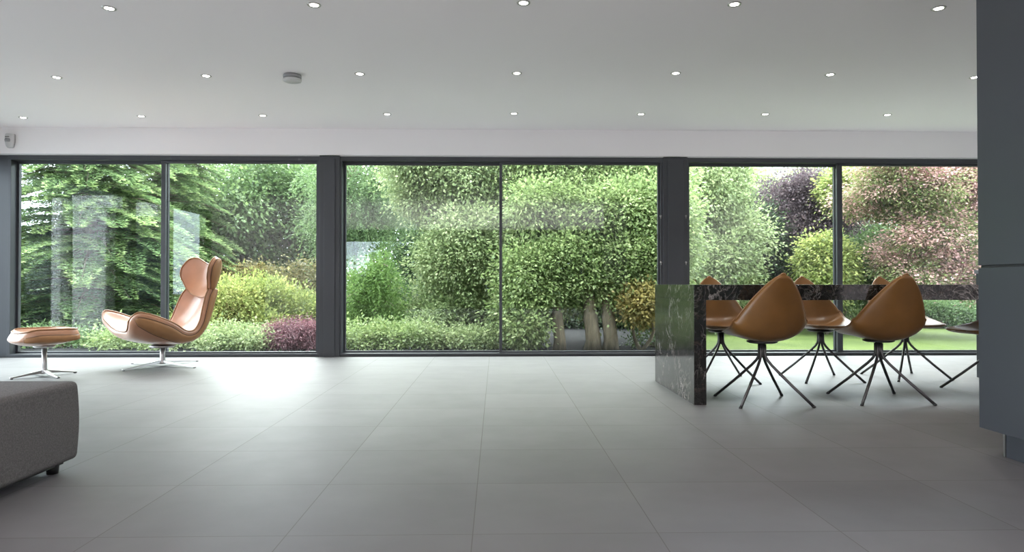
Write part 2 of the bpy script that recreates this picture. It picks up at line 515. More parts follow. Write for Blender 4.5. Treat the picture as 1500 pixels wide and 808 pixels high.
def leaf_quads(P, A, Sd, Lh, Wd):
    Lh = Lh[:, None]; Wd = Wd[:, None]
    a = P; b = P + A*Lh*0.45 + Sd*Wd*0.5; c = P + A*Lh; d = P + A*Lh*0.45 - Sd*Wd*0.5
    return np.stack([a, b, c, d], 1).reshape(-1, 3)

def broad_leaves(blobs, ncl, nlf, size, cr, origin, flat=0.0, asp=0.58, shell=0.5, tintfn=None, droop=0.3):
    """clusters of leaves through a set of ellipsoids (x,y,z,rx,ry,rz), world coordinates"""
    nlf = int(nlf*1.7); size = size*0.74
    vol = np.array([b[3]*b[5]+b[3]*b[4]+b[4]*b[5] for b in blobs]); vol = vol/vol.sum()
    cen, out = [], []
    for b, f in zip(blobs, vol):
        k = max(3, int(ncl*f))
        d = nrm(RNG.normal(size=(k, 3)))
        r = (shell + (1-shell)*RNG.random((k, 1)))*(1+0.08*RNG.normal(size=(k, 1)))
        cen.append(np.array(b[:3]) + d*r*np.array(b[3:6])); out.append(d)
    cen = np.concatenate(cen); out = np.concatenate(out)
    keep = cen[:, 2] > 0.0
    cen, out = cen[keep], out[keep]
    k = len(cen)
    ct = RNG.normal(0.48, 0.14, k)
    C = np.repeat(cen, nlf, 0); O = np.repeat(out, nlf, 0); T = np.repeat(ct, nlf)
    n = len(C)
    off = RNG.normal(size=(n, 3))*cr*0.55
    off[:, 2] *= (1-flat)
    P = C + off
    A = nrm(nrm(off)*0.7 + O*0.5 + RNG.normal(size=(n, 3))*0.45 + np.array([0, 0, -droop]))
    if flat > 0: A[:, 2] *= (1-flat*0.8); A = nrm(A)
    U = nrm(np.array([0, 0, 1.0]) + O*0.35 + RNG.normal(size=(n, 3))*(0.6-0.3*flat))
    Sd = nrm(np.cross(A, U))
    Ls = size*(0.65+0.7*RNG.random(n)); Wd = Ls*asp*(0.8+0.4*RNG.random(n))
    tint = T + RNG.normal(0, 0.14, n)
    if tintfn is not None: tint = tintfn(P, tint, np.repeat(cen, nlf, 0))
    V = leaf_quads(P, A, Sd, Ls, Wd) - np.array(origin)
    return V, tint

def branches(mb, base, top_pts, r0):
    """trunk plus boughs towards the given points, all relative to the tree's foot"""
    for tp in top_pts:
        tp = Vector(tp); pts = []; rs = []
        n = 7
        bend = Vector((random.uniform(-.2, .2), random.uniform(-.2, .2), 0))
        for i in range(n+1):
            s = i/n
            p = Vector((tp.x*s**1.6, tp.y*s**1.6, tp.z*s)) + bend*math.sin(s*PI)
            pts.append(p); rs.append(r0*(1-0.85*s))
        mb.tube(pts, rs, 8)
    return mb

def broad_tree(name, x, y, label, cat, blobs, ncl, nlf, size, cr, lm, trunk=None, group=None, **kw):
    z0 = -0.1
    r = empty(name, (x, y, z0)); tag(r, label, cat, group)
    V, tint = broad_leaves(blobs, ncl, nlf, size, cr, (x, y, z0), **kw)
    quads_mesh('foliage', V, tint, L[lm], r)
    mb = MB()
    tops = [(b[0]-x, b[1]-y, b[2]-z0+b[5]*0.5) for b in blobs]
    branches(mb, None, tops[::3][:5], trunk or 0.05)
    mb.build('trunk' if cat == 'tree' else 'stem', M['bark'], r, smooth=True)
    return r

def wall_blobs(u0, u1, v0, v1, Y, dy, n, rad, jitter=0.5):
    """ellipsoids filling a part of the garden, given by where its edges stand at distance Y"""
    out = []
    a = W(u0, v1, Y); b = W(u1, v0, Y)
    w, h = max(b.x-a.x, 0.05), max(b.z-a.z, 0.05)
    nx = max(1, int(round(math.sqrt(n*w/h)))); nz = max(1, int(math.ceil(n/nx)))
    for i in range(nx):
        for j in range(nz):
            x = a.x + w*(i+0.5+random.uniform(-.35, .35))/nx; z = a.z + h*(j+0.5+random.uniform(-.35, .35))/nz
            yy = Y + random.uniform(-dy, dy)
            s = rad*random.uniform(1-jitter*0.5, 1+jitter*0.5)
            out.append((x, yy, z, s, s*0.9, s*0.75))
    return out

def conifer(name, x, y, H, R, label, lm, top_r=0.05, nbr=9, dz=0.17, zmin=0.1, group=None, nl=0.060):
    z0 = -0.1
    root = empty(name, (x, y, z0)); tag(root, label, 'tree', group)
    Ps, As, Ss, Ls, Ts = [], [], [], [], []
    mb = MB()
    mb.tube([(0, 0, 0), (0.02, 0, H*0.4), (0, 0, H)], [R*0.055, R*0.04, 0.01], 8)
    z = zmin
    while z < H:
        rad = R*(1-z/H)**0.8 + top_r
        for k in range(nbr):
            ph = random.uniform(0, 2*PI); Rb = rad*random.uniform(0.75, 1.12)
            d = np.array([math.cos(ph), math.sin(ph), 0]); sd = np.array([-d[1], d[0], 0])
            zz = z + random.uniform(-dz/2, dz/2)
            rise, dr = random.uniform(0.02, 0.16), random.uniform(0.28, 0.42)
            nt_ = max(6, int(Rb/0.055))
            s = np.linspace(0.12, 1, nt_)
            stem = d[None]*s[:, None]*Rb + np.array([0, 0, 1.0])[None]*(zz + Rb*(rise*s - dr*s**2))[:, None]
            mb.tube([tuple(stem[0]*0 + np.array([0, 0, zz])), tuple(stem[nt_//2]), tuple(stem[-1])], [0.014, 0.009, 0.003], 4, cap=False)
            bt = random.gauss(0.35, 0.12)
            for side in (-1, 1):
                tl = (1-s)*Rb*0.42 + 0.10
                ang = math.radians(50)
                td = d[None]*math.cos(ang) + side*sd[None]*math.sin(ang) + np.array([0, 0, -0.12])[None]
                td = np.repeat(td, nt_, 0)
                m_ = 7
                for j in range(m_):
                    fr = (j+0.5)/m_
                    base = stem + td*(tl*fr)[:, None] + RNG.normal(size=(nt_, 3))*0.008
                    for s2 in (-1, 1):
                        perp = np.cross(td, np.array([0, 0, 1.0]))*s2
                        A = nrm(td*0.75 + perp*0.65 + np.array([0, 0, 0.12]) + RNG.normal(size=(nt_, 3))*0.15)
                        Ps.append(base); As.append(A)
                        Ss.append(nrm(np.cross(A, np.array([0, 0, 1.0]) + RNG.normal(size=(nt_, 3))*0.3)))
                        Ls.append(np.full(nt_, nl)*(0.7+0.6*RNG.random(nt_)))
                        # young shoots at the tips are paler
                        Ts.append(bt + 0.25*fr + 0.35*np.maximum(0, s-0.75)/0.25*fr + RNG.normal(0, 0.08, nt_))
        z += dz
    P, A, Sd, Lh, T = map(np.concatenate, (Ps, As, Ss, Ls, Ts))
    quads_mesh('foliage', leaf_quads(P, A, Sd, Lh, Lh*0.42), T, L[lm], root)
    mb.build('trunk', M['bark'], root, smooth=True)
    return root

def weeping(name, x, y, label, lm, tips, nst, ln, cat='tree', needle=0.06, r=0.05):
    """boughs towards tips, each hung with strands of needles"""
    z0 = -0.1
    root = empty(name, (x, y, z0)); tag(root, label, cat)
    mb = MB(); Ps, As, Ss, Ls, Ts = [], [], [], [], []
    for tp in tips:
        tp = np.array(tp, float) - np.array([x, y, z0])
        hub = np.array([0, 0, tp[2]*random.uniform(0.6, 0.95)])
        pts = []
        for i in range(9):
            s = i/8
            p = hub*(1-s) + tp*s + np.array([0, 0, 0.35*math.sin(s*PI)])*np.linalg.norm(tp-hub)*0.5
            pts.append(p)
        mb.tube([(0, 0, 0), tuple(hub*0.6), tuple(hub)] , [r, r*0.7, r*0.4], 6)
        mb.tube([tuple(p) for p in pts], [r*0.35*(1-i/9)+0.004 for i in range(9)], 5)
        pts = np.array(pts)
        bt = random.gauss(0.45, 0.13)
        for k in range(nst):
            s = random.uniform(0.2, 1.0)*8; i = min(7, int(s))
            p = pts[i] + (pts[i+1]-pts[i])*(s-i) + np.random.default_rng(random.randrange(1 << 30)).normal(size=3)*0.10
            l = ln*random.uniform(0.4, 1.2); n = max(4, int(l/0.022))
            dirh = np.array([tp[0]+random.gauss(0, 0.6), tp[1]+random.gauss(0, 0.6), 0]); dirh /= np.linalg.norm(dirh)+1e-6
            q = np.linspace(0, 1, n)[:, None]
            line = p + dirh*l*0.75*q + np.array([0, 0, -1.0])*l*(q**2)*0.75
            A = nrm(RNG.normal(size=(n, 3))*0.8 + dirh*0.7 + np.array([0, 0, -0.35]))
            Ps.append(line); As.append(A); Ss.append(nrm(np.cross(A, RNG.normal(size=(n, 3)))))
            Ls.append(needle*(0.7+0.6*RNG.random(n))); Ts.append(bt + RNG.normal(0, 0.14) + RNG.normal(0, 0.07, n))
    P, A, Sd, Lh, T = map(np.concatenate, (Ps, As, Ss, Ls, Ts))
    keep = P[:, 2] > 0.02
    P, A, Sd, Lh, T = P[keep], A[keep], Sd[keep], Lh[keep], T[keep]
    quads_mesh('foliage', leaf_quads(P, A, Sd, Lh, Lh*0.26), T, L[lm], root)
    mb.build('trunk', M['bark'], root, smooth=True)
    return root

# ------------------------------------------------------------------ lounge chair and dining chair shells
def crom(pts, s):
    """Catmull-Rom through pts (list of tuples), s in 0..1"""
    n = len(pts)-1
    x = min(max(s, 0), 1)*n; i = min(n-1, int(x)); f = x-i
    P = [np.array(pts[max(0, min(n, j))], float) for j in (i-1, i, i+1, i+2)]
    return 0.5*((2*P[1]) + (-P[0]+P[2])*f + (2*P[0]-5*P[1]+4*P[2]-P[3])*f*f + (-P[0]+3*P[1]-3*P[2]+P[3])*f**3)

class Shell:
    """rows: (y, z, half_width, rise, fwd, up) from the front edge to the top edge"""
    def __init__(s, rows, p=2.4, squeeze=0.12, rnd=None):
        s.rows, s.p, s.sq, s.rnd = rows, p, squeeze, rnd
    def at(s, v, t):
        if s.rnd:          # corners of the outline rounded off elliptically
            v0, k0, v1, k1 = s.rnd
            if v < v0: t = t*(k0+(1-k0)*math.sqrt(max(0, 1-((v0-v)/v0)**2)))
            elif v > 1-v1: t = t*(k1+(1-k1)*math.sqrt(max(0, 1-((v-1+v1)/v1)**2)))
        y, z, hw, rise, fwd, up = crom(s.rows, v)
        a = crom(s.rows, max(0, v-0.02)); b = crom(s.rows, min(1, v+0.02))
        T = np.array([b[0]-a[0], b[1]-a[1]]); T /= np.linalg.norm(T)+1e-9
        n = (T[1], -T[0])
        k = abs(t)**s.p
        return Vector((hw*t*(1-s.sq*t*t), y+n[0]*rise*k+fwd*t*t, z+n[1]*rise*k+up*t*t))
    def normal(s, v, t):
        e = 0.01
        du = s.at(min(v+e, 1), t)-s.at(max(v-e, 0), t); dv = s.at(v, min(t+e, 1))-s.at(v, max(t-e, -1))
        return dv.cross(du).normalized()      # points away from the sitter
    def mesh(s, name, m, parent, nv=36, nu=20, th=0.03, side=-1, sub=1):
        """padded shell: inner and outer skin, thin at the rim, thick in the middle"""
        bm = bmesh.new()
        G = []
        for layer in (0, 1):
            g = []
            for i in range(nv+1):
                v = i/nv; row = []
                for j in range(nu+1):
                    t = -1+2*j/nu
                    p = s.at(v, t)
                    if layer:
                        e = min(1.0, min(v, 1-v)*9+0.35, (1-abs(t))*5+0.35)
                        p = p + s.normal(v, t)*th*e*side*-1
                    row.append(bm.verts.new(p))
                g.append(row)
            G.append(g)
        for L_ in (0, 1):
            for i in range(nv):
                for j in range(nu):
                    q = [G[L_][i][j], G[L_][i+1][j], G[L_][i+1][j+1], G[L_][i][j+1]]
                    bm.faces.new(q if L_ == 0 else q[::-1])
        loop = [(0, j) for j in range(nu)] + [(i, nu) for i in range(nv)] + [(nv, j) for j in range(nu, 0, -1)] + [(i, 0) for i in range(nv, 0, -1)]
        for a, b in zip(loop, loop[1:]+loop[:1]):
            bm.faces.new([G[0][a[0]][a[1]], G[0][b[0]][b[1]], G[1][b[0]][b[1]], G[1][a[0]][a[1]]])
        bmesh.ops.recalc_face_normals(bm, faces=bm.faces)
        me = bpy.data.meshes.new(name); bm.to_mesh(me); bm.free()
        o = link(name, me, m, parent, smooth=True)
        if sub:
            sm = o.modifiers.new('subdivision', 'SUBSURF'); sm.levels = sub; sm.render_levels = sub
        return o
    def line(s, vs, ts, off=0.0):
        return [s.at(v, t)+s.normal(v, t)*off for v, t in zip(vs, ts)]

# dining chair ------------------------------------------------
DR = [  # y, z, hw, rise, fwd, up
    (0.285, 0.462, 0.190, 0.004, -0.02, 0.0),
    (0.245, 0.460, 0.202, 0.010, -0.01, 0.0),
    (0.180, 0.455, 0.215, 0.018, 0.0, 0.0),
    (0.080, 0.445, 0.236, 0.045, 0.0, 0.0),
    (-0.040, 0.436, 0.252, 0.075, 0.0, 0.0),
    (-0.140, 0.444, 0.258, 0.100, 0.0, 0.0),
    (-0.215, 0.490, 0.252, 0.110, 0.0, 0.0),
    (-0.252, 0.575, 0.222, 0.092, 0.0, 0.0),
    (-0.278, 0.670, 0.173, 0.062, 0.0, 0.0),
    (-0.300, 0.760, 0.113, 0.030, 0.0, 0.0),
    (-0.318, 0.832, 0.058, 0.010, 0.0, -0.008),
    (-0.328, 0.864, 0.024, 0.002, 0.0, -0.010),
]
def make_dining_chair():
    r = empty('dining_chair')
    sh = Shell(DR, p=2.2, squeeze=0.06, rnd=(0.14, 0.42, 0.0001, 1.0))
    shell = sh.mesh('seat_shell', M['tan'], r, nv=40, nu=20, th=0.026, sub=1)
    ts = [-1]*41 + [-1+2*j/12 for j in range(1, 12)] + [1]*41
    vs = [i/40 for i in range(41)] + [1]*11 + [1-i/40 for i in range(41)]
    MB().tube(sh.line(vs, ts, 0.008), 0.006, 6).build('piping', M['pipe'], shell, smooth=True)
    MB().lathe([(0, 0.398), (0.085, 0.398), (0.10, 0.404), (0.10, 0.412), (0, 0.416)]).build('swivel_plate', M['bronze'], r, smooth=True)
    MB().lathe([(0, 0.30), (0.016, 0.30), (0.021, 0.31), (0.021, 0.398), (0, 0.398)], 20).build('column', M['bronze'], r, smooth=True)
    for k in range(4):
        a = PI/4 + k*PI/2
        c, s_ = math.cos(a), math.sin(a)
        pts = [(c*rr, s_*rr, zz) for rr, zz in ((0.020, 0.39), (0.020, 0.33), (0.025, 0.305), (0.040, 0.280), (0.07, 0.247), (0.20, 0.127), (0.335, 0.010))]
        lg = MB().tube(pts, 0.0095, 10).build('leg', M['bronze'], r, smooth=True)
        MB().tube([(c*0.332, s_*0.332, 0.013), (c*0.345, s_*0.345, 0.0)], 0.0105, 10).build('foot_cap', M['black'], lg, smooth=True)
    return r
spots = [
 (1.80, 4.59, 0.02, 'tan leather dining chair with back to camera, nearest the table end slab'),
 (2.642, 4.665, -0.02, 'tan leather dining chair with back to camera, nearest the tall cabinet'),
 (1.86, 5.62, PI-0.03, 'tan leather dining chair facing camera just behind the marble end slab'),
 (2.714, 5.66, PI+0.02, 'tan leather dining chair facing camera, middle of the window side of the table'),
 (3.49, 5.755, PI+0.10, 'tan leather dining chair facing camera, mostly hidden behind the chair nearest the cabinet'),
 (3.67, 4.95, PI/2+0.05, 'tan leather dining chair seen side on, cut off by the tall cabinet'),
]
proto = make_dining_chair()
for i, (x, y, rz, lab) in enumerate(spots):
    o = proto if i == 0 else copy_tree(proto)
    o.location = (x, y, 0); o.rotation_euler = (0, 0, rz)
    tag(o, lab, 'chair', 'dining chairs around the marble table')

# lounge chair ------------------------------------------------
def star_base(parent, R, zcol, rot, cr=0.022):
    MB().lathe([(0, 0.022), (cr*1.5, 0.022), (cr*1.6, 0.035), (cr*1.05, 0.060), (cr, 0.08), (cr, zcol), (0, zcol)], 24).build('column', M['steel'], parent, smooth=True)
    for k in range(4):
        a = rot + k*PI/2
        c, s = math.cos(a), math.sin(a)
        bm = bmesh.new(); rings = []
        for rr, w, z0, z1 in ((0.0, 0.020, 0.030, 0.058), (R*0.5, 0.016, 0.020, 0.036), (R, 0.012, 0.004, 0.014)):
            rings.append([bm.verts.new((c*rr - s*q*w, s*rr + c*q*w, zz)) for q, zz in ((-1, z0), (1, z0), (0.7, z1), (-0.7, z1))])
        for i in range(2):
            for j in range(4):
                bm.faces.new([rings[i][j], rings[i][(j+1) % 4], rings[i+1][(j+1) % 4], rings[i+1][j]])
        bm.faces.new(rings[0]); bm.faces.new(rings[-1])
        bmesh.ops.recalc_face_normals(bm, faces=bm.faces)
        me = bpy.data.meshes.new('leg'); bm.to_mesh(me); bm.free()
        lg = link('leg', me, M['steel'], parent)
        b = lg.modifiers.new('bevel', 'BEVEL'); b.width = 0.003; b.segments = 2
        MB().lathe([(0, 0), (0.011, 0), (0.011, 0.006), (0, 0.006)], 12, (c*(R-0.015), s*(R-0.015), 0)).build('glide', M['black'], lg)

SEAT = [  # y fwd, z, hw, rise, fwd, up
    (0.365, 0.355, 0.385, 0.205, 0.190, 0.03),
    (0.295, 0.325, 0.405, 0.218, 0.155, 0.02),
    (0.190, 0.295, 0.412, 0.220, 0.090, 0.0),
    (0.060, 0.275, 0.400, 0.165, 0.025, 0.0),
    (-0.070, 0.268, 0.375, 0.090, 0.0, 0.0),
    (-0.185, 0.295, 0.350, 0.075, 0.0, 0.0),
    (-0.280, 0.380, 0.325, 0.090, 0.0, 0.0),
    (-0.350, 0.500, 0.300, 0.115, 0.0, 0.0),
    (-0.400, 0.620, 0.270, 0.115, 0.0, 0.02),
    (-0.430, 0.690, 0.240, 0.095, 0.0, 0.03),
    (-0.438, 0.715, 0.225, 0.085, 0.0, 0.03),
]
HEAD = [
    (-0.380, 0.665, 0.245, 0.090, 0.0, 0.00),
    (-0.404, 0.700, 0.270, 0.120, 0.0, 0.00),
    (-0.445, 0.770, 0.300, 0.165, 0.0, 0.00),
    (-0.475, 0.840, 0.315, 0.190, 0.0, 0.01),
    (-0.495, 0.905, 0.312, 0.190, 0.0, 0.03),
    (-0.506, 0.958, 0.300, 0.172, 0.0, 0.085),
    (-0.510, 0.985, 0.285, 0.150, 0.0, 0.150),
]
LC = W(238, 533, 6.60)
lc = empty('lounge_chair', (-3.243, 6.72, 0), math.radians(139))
tag(lc, 'tan leather swivel lounge chair with winged headrest on a steel star base', 'armchair')
def rim_line(sh, off, t=1.0, v0=0.0, v1=1.0, n=50):
    vs = [v0]*12 + [v0+(v1-v0)*i/n for i in range(n+1)]
    return vs
def rim_loop(sh, off, nv=50, nu=24):
    seq = [(0, -1+2*j/nu) for j in range(nu)] + [(i/nv, 1) for i in range(nv)] + [(1, 1-2*j/nu) for j in range(nu)] + [(1-i/nv, -1) for i in range(nv)]
    seq.append(seq[0])
    return sh.line([a for a, _ in seq], [b for _, b in seq], off)
seat_sh = Shell(SEAT, p=2.6, squeeze=0.06, rnd=(0.13, 0.50, 0.10, 0.55))
head_sh = Shell(HEAD, p=2.2, squeeze=0.10, rnd=(0.42, 0.36, 0.42, 0.50))
so = seat_sh.mesh('seat_shell', M['lounge'], lc, nv=44, nu=28, th=0.062, sub=1)
ho = head_sh.mesh('headrest', M['lounge'], lc, nv=28, nu=24, th=0.045, sub=1)
MB().tube(rim_loop(seat_sh, 0.004), 0.007, 6).build('piping', M['pipe'], so, smooth=True)
MB().tube(rim_loop(head_sh, 0.004), 0.007, 6).build('piping', M['pipe'], ho, smooth=True)
# upholstered outer side panels with a raised seam
def side_panel(sh, parent, th, sgn, vlist, tin):
    bm = bmesh.new(); g = []
    n = 6
    for (v, t0, t1) in vlist:
        g.append([bm.verts.new(sh.at(v, sgn*(t0+(t1-t0)*k/n)) + sh.normal(v, sgn*(t0+(t1-t0)*k/n))*(th*min(1, (1-abs(t0+(t1-t0)*k/n))*5+0.35)+0.004+0.008*math.sin(PI*k/n))) for k in range(n+1)])
    for i in range(len(g)-1):
        for k in range(n):
            bm.faces.new([g[i][k], g[i][k+1], g[i+1][k+1], g[i+1][k]])
    bmesh.ops.recalc_face_normals(bm, faces=bm.faces)
    me = bpy.data.meshes.new('side_panel'); bm.to_mesh(me); bm.free()
    o = link('side_panel', me, M['lounge_dark'], parent, smooth=True)
    o['label'] = 'matt tan outer side panel edged by a dark seam'
    sm = o.modifiers.new('solidify', 'SOLIDIFY'); sm.thickness = 0.006; sm.offset = 0
    edge = []
    for (v, t0, t1) in vlist: edge.append((v, t0))
    for (v, t0, t1) in reversed(vlist): edge.append((v, t1))
    edge.append(edge[0])
    pts = [sh.at(v, sgn*t)+sh.normal(v, sgn*t)*(th*min(1, (1-t)*5+0.35)+0.006) for v, t in edge]
    MB().tube(pts, 0.0035, 5, cap=False).build('seam', M['thread'], parent, smooth=True)
    return o
def lens(v0, v1, t0, t1, n=26, sharp=0.5):
    out = []
    for i in range(n+1):
        q = i/n; w = math.sin(PI*q)**sharp
        out.append((v0+(v1-v0)*q, t1-(t1-t0)*w, t1))
    return out
for sg in (-1, 1):
    side_panel(seat_sh, so, 0.062, sg, lens(0.07, 0.95, 0.60, 0.955), 0)
    side_panel(head_sh, ho, 0.045, sg, lens(0.10, 0.90, 0.62, 0.95), 0)
MB().lathe([(0, 0.178), (0.10, 0.180), (0.12, 0.192), (0.09, 0.21), (0, 0.215)], 28).build('seat_mount', M['steel'], lc, smooth=True)
star_base(lc, 0.43, 0.19, math.radians(66-139), 0.024)

FOOT = [
    (0.215, 0.385, 0.182, 0.030, 0.0, 0.0),
    (0.180, 0.365, 0.205, 0.050, 0.0, 0.0),
    (0.110, 0.350, 0.200, 0.064, 0.0, 0.0),
    (0.0, 0.345, 0.203, 0.068, 0.0, 0.0),
    (-0.110, 0.358, 0.200, 0.055, 0.0, 0.0),
    (-0.180, 0.385, 0.205, 0.035, 0.0, 0.0),
    (-0.215, 0.405, 0.195, 0.020, 0.0, 0.0),
]
fs = empty('footstool', (-3.905, 6.0, 0), math.radians(142))
tag(fs, 'tan leather footstool with curved seat on a steel star base, far left', 'footstool')
f_sh = Shell(FOOT, p=2.2, squeeze=0.08, rnd=(0.32, 0.35, 0.32, 0.35))
fo = f_sh.mesh('seat_shell', M['lounge'], fs, nv=24, nu=20, th=0.085, sub=1)
MB().tube(rim_loop(f_sh, 0.004, 30, 20), 0.007, 6).build('piping', M['pipe'], fo, smooth=True)
for sg in (-1, 1):
    side_panel(f_sh, fo, 0.085, sg, lens(0.10, 0.90, 0.66, 0.95), 0)
MB().lathe([(0, 0.245), (0.07, 0.247), (0.085, 0.258), (0.06, 0.272), (0, 0.28)], 24).build('seat_mount', M['steel'], fs, smooth=True)
star_base(fs, 0.26, 0.25, math.radians(50-136), 0.02)

# ------------------------------------------------------------------ marble table
X0T, X1T, YF, YB = 1.303, 3.80, 4.475, 5.58
ZT0, ZT1 = 0.69, 0.792
tb = empty('dining_table', ((X0T+X1T)/2, (YF+YB)/2, 0))
tag(tb, 'long dark veined marble dining table with waterfall end slab', 'table')
cx, cy = (X0T+X1T)/2, (YF+YB)/2
MB().box(X0T-cx, X1T-cx, YF-cy, YB-cy, ZT0, ZT1).build('tabletop', M['marble'], tb, bevel=0.002)
MB().box(X0T-cx, X0T+0.082-cx, YF-cy, YB-cy, 0, ZT0).build('end_slab', M['marble'], tb, bevel=0.002)
MB().box(X1T-0.5-cx, X1T-0.42-cx, YF+0.02-cy, YF+0.06-cy, 0, ZT0).build('leg', M['marble'], tb, bevel=0.002)

# ------------------------------------------------------------------ kitchen units
tc_ = empty('tall_cabinet', (2.295, 3.20, 0))
tag(tc_, 'tall slate grey kitchen cabinet reaching the ceiling at the right edge', 'cabinet')
DX, DY = 0.64, -2.6
MB().box(0.02, DX, DY, -0.0, 0.118, ZC-0.002).build('carcass', M['cab'], tc_, bevel=0.001)
d1 = MB().box(0.0, 0.02, DY, 0.0, 0.118, 0.874).build('lower_door', M['cab'], tc_, bevel=0.0015)
d2 = MB().box(0.0, 0.02, DY, 0.0, 0.886, ZC-0.002).build('upper_door', M['cab'], tc_, bevel=0.0015)
MB().box(0.012, 0.03, DY, -0.004, 0.872, 0.888).build('handle_gap', M['cab_dark'], tc_)
MB().box(0.055, DX-0.02, DY, -0.09, 0.0, 0.118).build('plinth', M['cab'], tc_)
MB().box(0.050, 0.058, -0.098, -0.086, 0.0, 0.118).build('plinth_trim', M['steel'], tc_)

bu = empty('base_cabinet', (4.104, 4.7, 0))
tag(bu, 'low grey kitchen unit glimpsed between tall cabinet and window', 'cabinet')
MB().box(0.0, 0.6, -1.0, 1.05, 0.0, 0.885).build('carcass', M['cab'], bu, bevel=0.002)
MB().box(-0.01, 0.61, -1.0, 1.06, 0.885, 0.915).build('worktop', M['worktop'], bu, bevel=0.002)

# ------------------------------------------------------------------ grey pouf / sofa end
sf = empty('sofa', (-2.41, 2.37, 0))
tag(sf, 'grey woven fabric sofa seat on low black feet, bottom left corner', 'sofa')
bm = bmesh.new()
bmesh.ops.create_cube(bm, size=1)
bmesh.ops.scale(bm, vec=(1.2, 1.28, 0.335), verts=bm.verts)
bmesh.ops.translate(bm, vec=(0, 0, 0.045+0.1675), verts=bm.verts)
bmesh.ops.subdivide_edges(bm, edges=bm.edges, cuts=14, use_grid_fill=True)
for v in bm.verts:   # softly domed top
    fx, fy = 1-(v.co.x/0.6)**2, 1-(v.co.y/0.64)**2
    if v.co.z > 0.3: v.co.z += 0.018*max(0, fx)*max(0, fy)
    if abs(v.co.x) > 0.59 or abs(v.co.y) > 0.63:
        v.co.x *= 1+0.012*math.sin((v.co.z-0.04)/0.34*PI); v.co.y *= 1+0.010*math.sin((v.co.z-0.04)/0.34*PI)
me = bpy.data.meshes.new('seat_cushion'); bm.to_mesh(me); bm.free()
cu = link('seat_cushion', me, M['fabric'], sf, smooth=True)
b_ = cu.modifiers.new('bevel', 'BEVEL'); b_.width = 0.06; b_.segments = 6; b_.limit_method = 'ANGLE'; b_.angle_limit = math.radians(50)
MB().box(-0.56, 0.56, -0.60, 0.60, 0.03, 0.05).build('base_panel', M['black'], sf)
for sx_, sy_ in ((1, 1), (1, -1), (-1, 1), (-1, -1)):
    MB().lathe([(0, 0), (0.022, 0), (0.026, 0.05), (0, 0.05)], 20, (0.54*sx_, 0.56*sy_, 0)).build('foot', M['black'], sf, smooth=True)

# ------------------------------------------------------------------ ceiling fittings
def make_downlight():
    r = empty('downlight')
    MB().lathe([(0.025, -0.001), (0.029, -0.004), (0.040, -0.004), (0.042, 0.0)], 28).build('trim_ring', M['lightring'], r, smooth=True)
    MB().lathe([(0, -0.0022), (0.026, -0.0022), (0.026, -0.001), (0, -0.001)], 24).build('lamp_lens', M['lamp'], r)
    return r
rows = [(4.11, (-1, 3)), (5.49, (-3, 3)), (6.81, (-4, 3))]
DLP = [[(-2.378, 4.231), (-1.106, 4.151), (0.164, 4.091), (1.441, 4.082), (2.717, 4.114)],
 [(-3.604, 5.663), (-2.363, 5.597), (-1.101, 5.514), (0.164, 5.467), (1.442, 5.437), (2.7, 5.444), (3.922, 5.489)],
 [(-4.819, 7.05), (-3.587, 6.965), (-2.349, 6.908), (-1.09, 6.824), (0.176, 6.767), (1.444, 6.765), (2.684, 6.737), (3.919, 6.736)]]
rown = ['row nearest camera', 'middle row', 'row nearest the windows']
dl = None
for ri, (y, (a, b2)) in enumerate(rows):
    ks = list(range(-4, 4))
    ks = {0: list(range(-2, 3)), 1: list(range(-3, 4)), 2: list(range(-4, 4))}[ri]
    for i, k in enumerate(ks):
        if dl is None: dl = make_downlight(); o = dl
        else: o = copy_tree(dl)
        o.location = (*DLP[ri][i], ZC)
        words = ['first', 'second', 'third', 'fourth', 'fifth', 'sixth', 'seventh', 'eighth']
        tag(o, 'small round recessed ceiling downlight, %s from the left in the %s' % (words[i], rown[ri]), 'ceiling light', 'recessed downlights in the ceiling')
        lt = bpy.data.lights.new('downlight_beam', 'SPOT')
        lt.energy = 14; lt.color = (1.0, 0.93, 0.84); lt.spot_size = math.radians(80); lt.spot_blend = 0.7; lt.shadow_soft_size = 0.03
        lo = bpy.data.objects.new('downlight_beam', lt); COL.objects.link(lo); lo.parent = o; lo.location = (0, 0, -0.01)
# smoke alarm
p = W(427, 113, 5.5)
sa = empty('smoke_alarm', (-1.655, 5.56, ZC))
tag(sa, 'round white smoke alarm on the ceiling between downlights', 'smoke alarm')
MB().lathe([(0, 0), (0.070, 0), (0.072, -0.006), (0.072, -0.026), (0.066, -0.030), (0, -0.030)], 32).build('base', M['greyplastic'], sa, smooth=True)
MB().lathe([(0, -0.034), (0.072, -0.034), (0.074, -0.038), (0.072, -0.05), (0.055, -0.058), (0, -0.060)], 32).build('cover', M['whiteplastic'], sa, smooth=True)
MB().lathe([(0, -0.029), (0.062, -0.029), (0.062, -0.035), (0, -0.035)], 32).build('sensor_slot', M['black'], sa)
# motion sensor in the corner
p = W(14, 206, 7.45)
ms_ = empty('motion_sensor', (p.x, 7.455, p.z), math.radians(0))
tag(ms_, 'small grey white motion sensor high in the left corner', 'sensor')
bm = bmesh.new()
rings = []
for z, w, d_ in ((-0.075, 0.022, 0.022), (-0.062, 0.034, 0.036), (-0.02, 0.043, 0.048), (0.03, 0.046, 0.046), (0.068, 0.046, 0.036), (0.075, 0.042, 0.028)):
    rings.append([bm.verts.new((w*math.cos(a), -abs(d_*math.sin(a)) if math.sin(a) > 0 else 0.02, z)) for a in [2*PI*k/16 for k in range(16)]])
for i in range(len(rings)-1):
    for k in range(16):
        bm.faces.new([rings[i][k], rings[i][(k+1) % 16], rings[i+1][(k+1) % 16], rings[i+1][k]])
bm.faces.new(rings[0]); bm.faces.new(rings[-1])
bmesh.ops.recalc_face_normals(bm, faces=bm.faces)
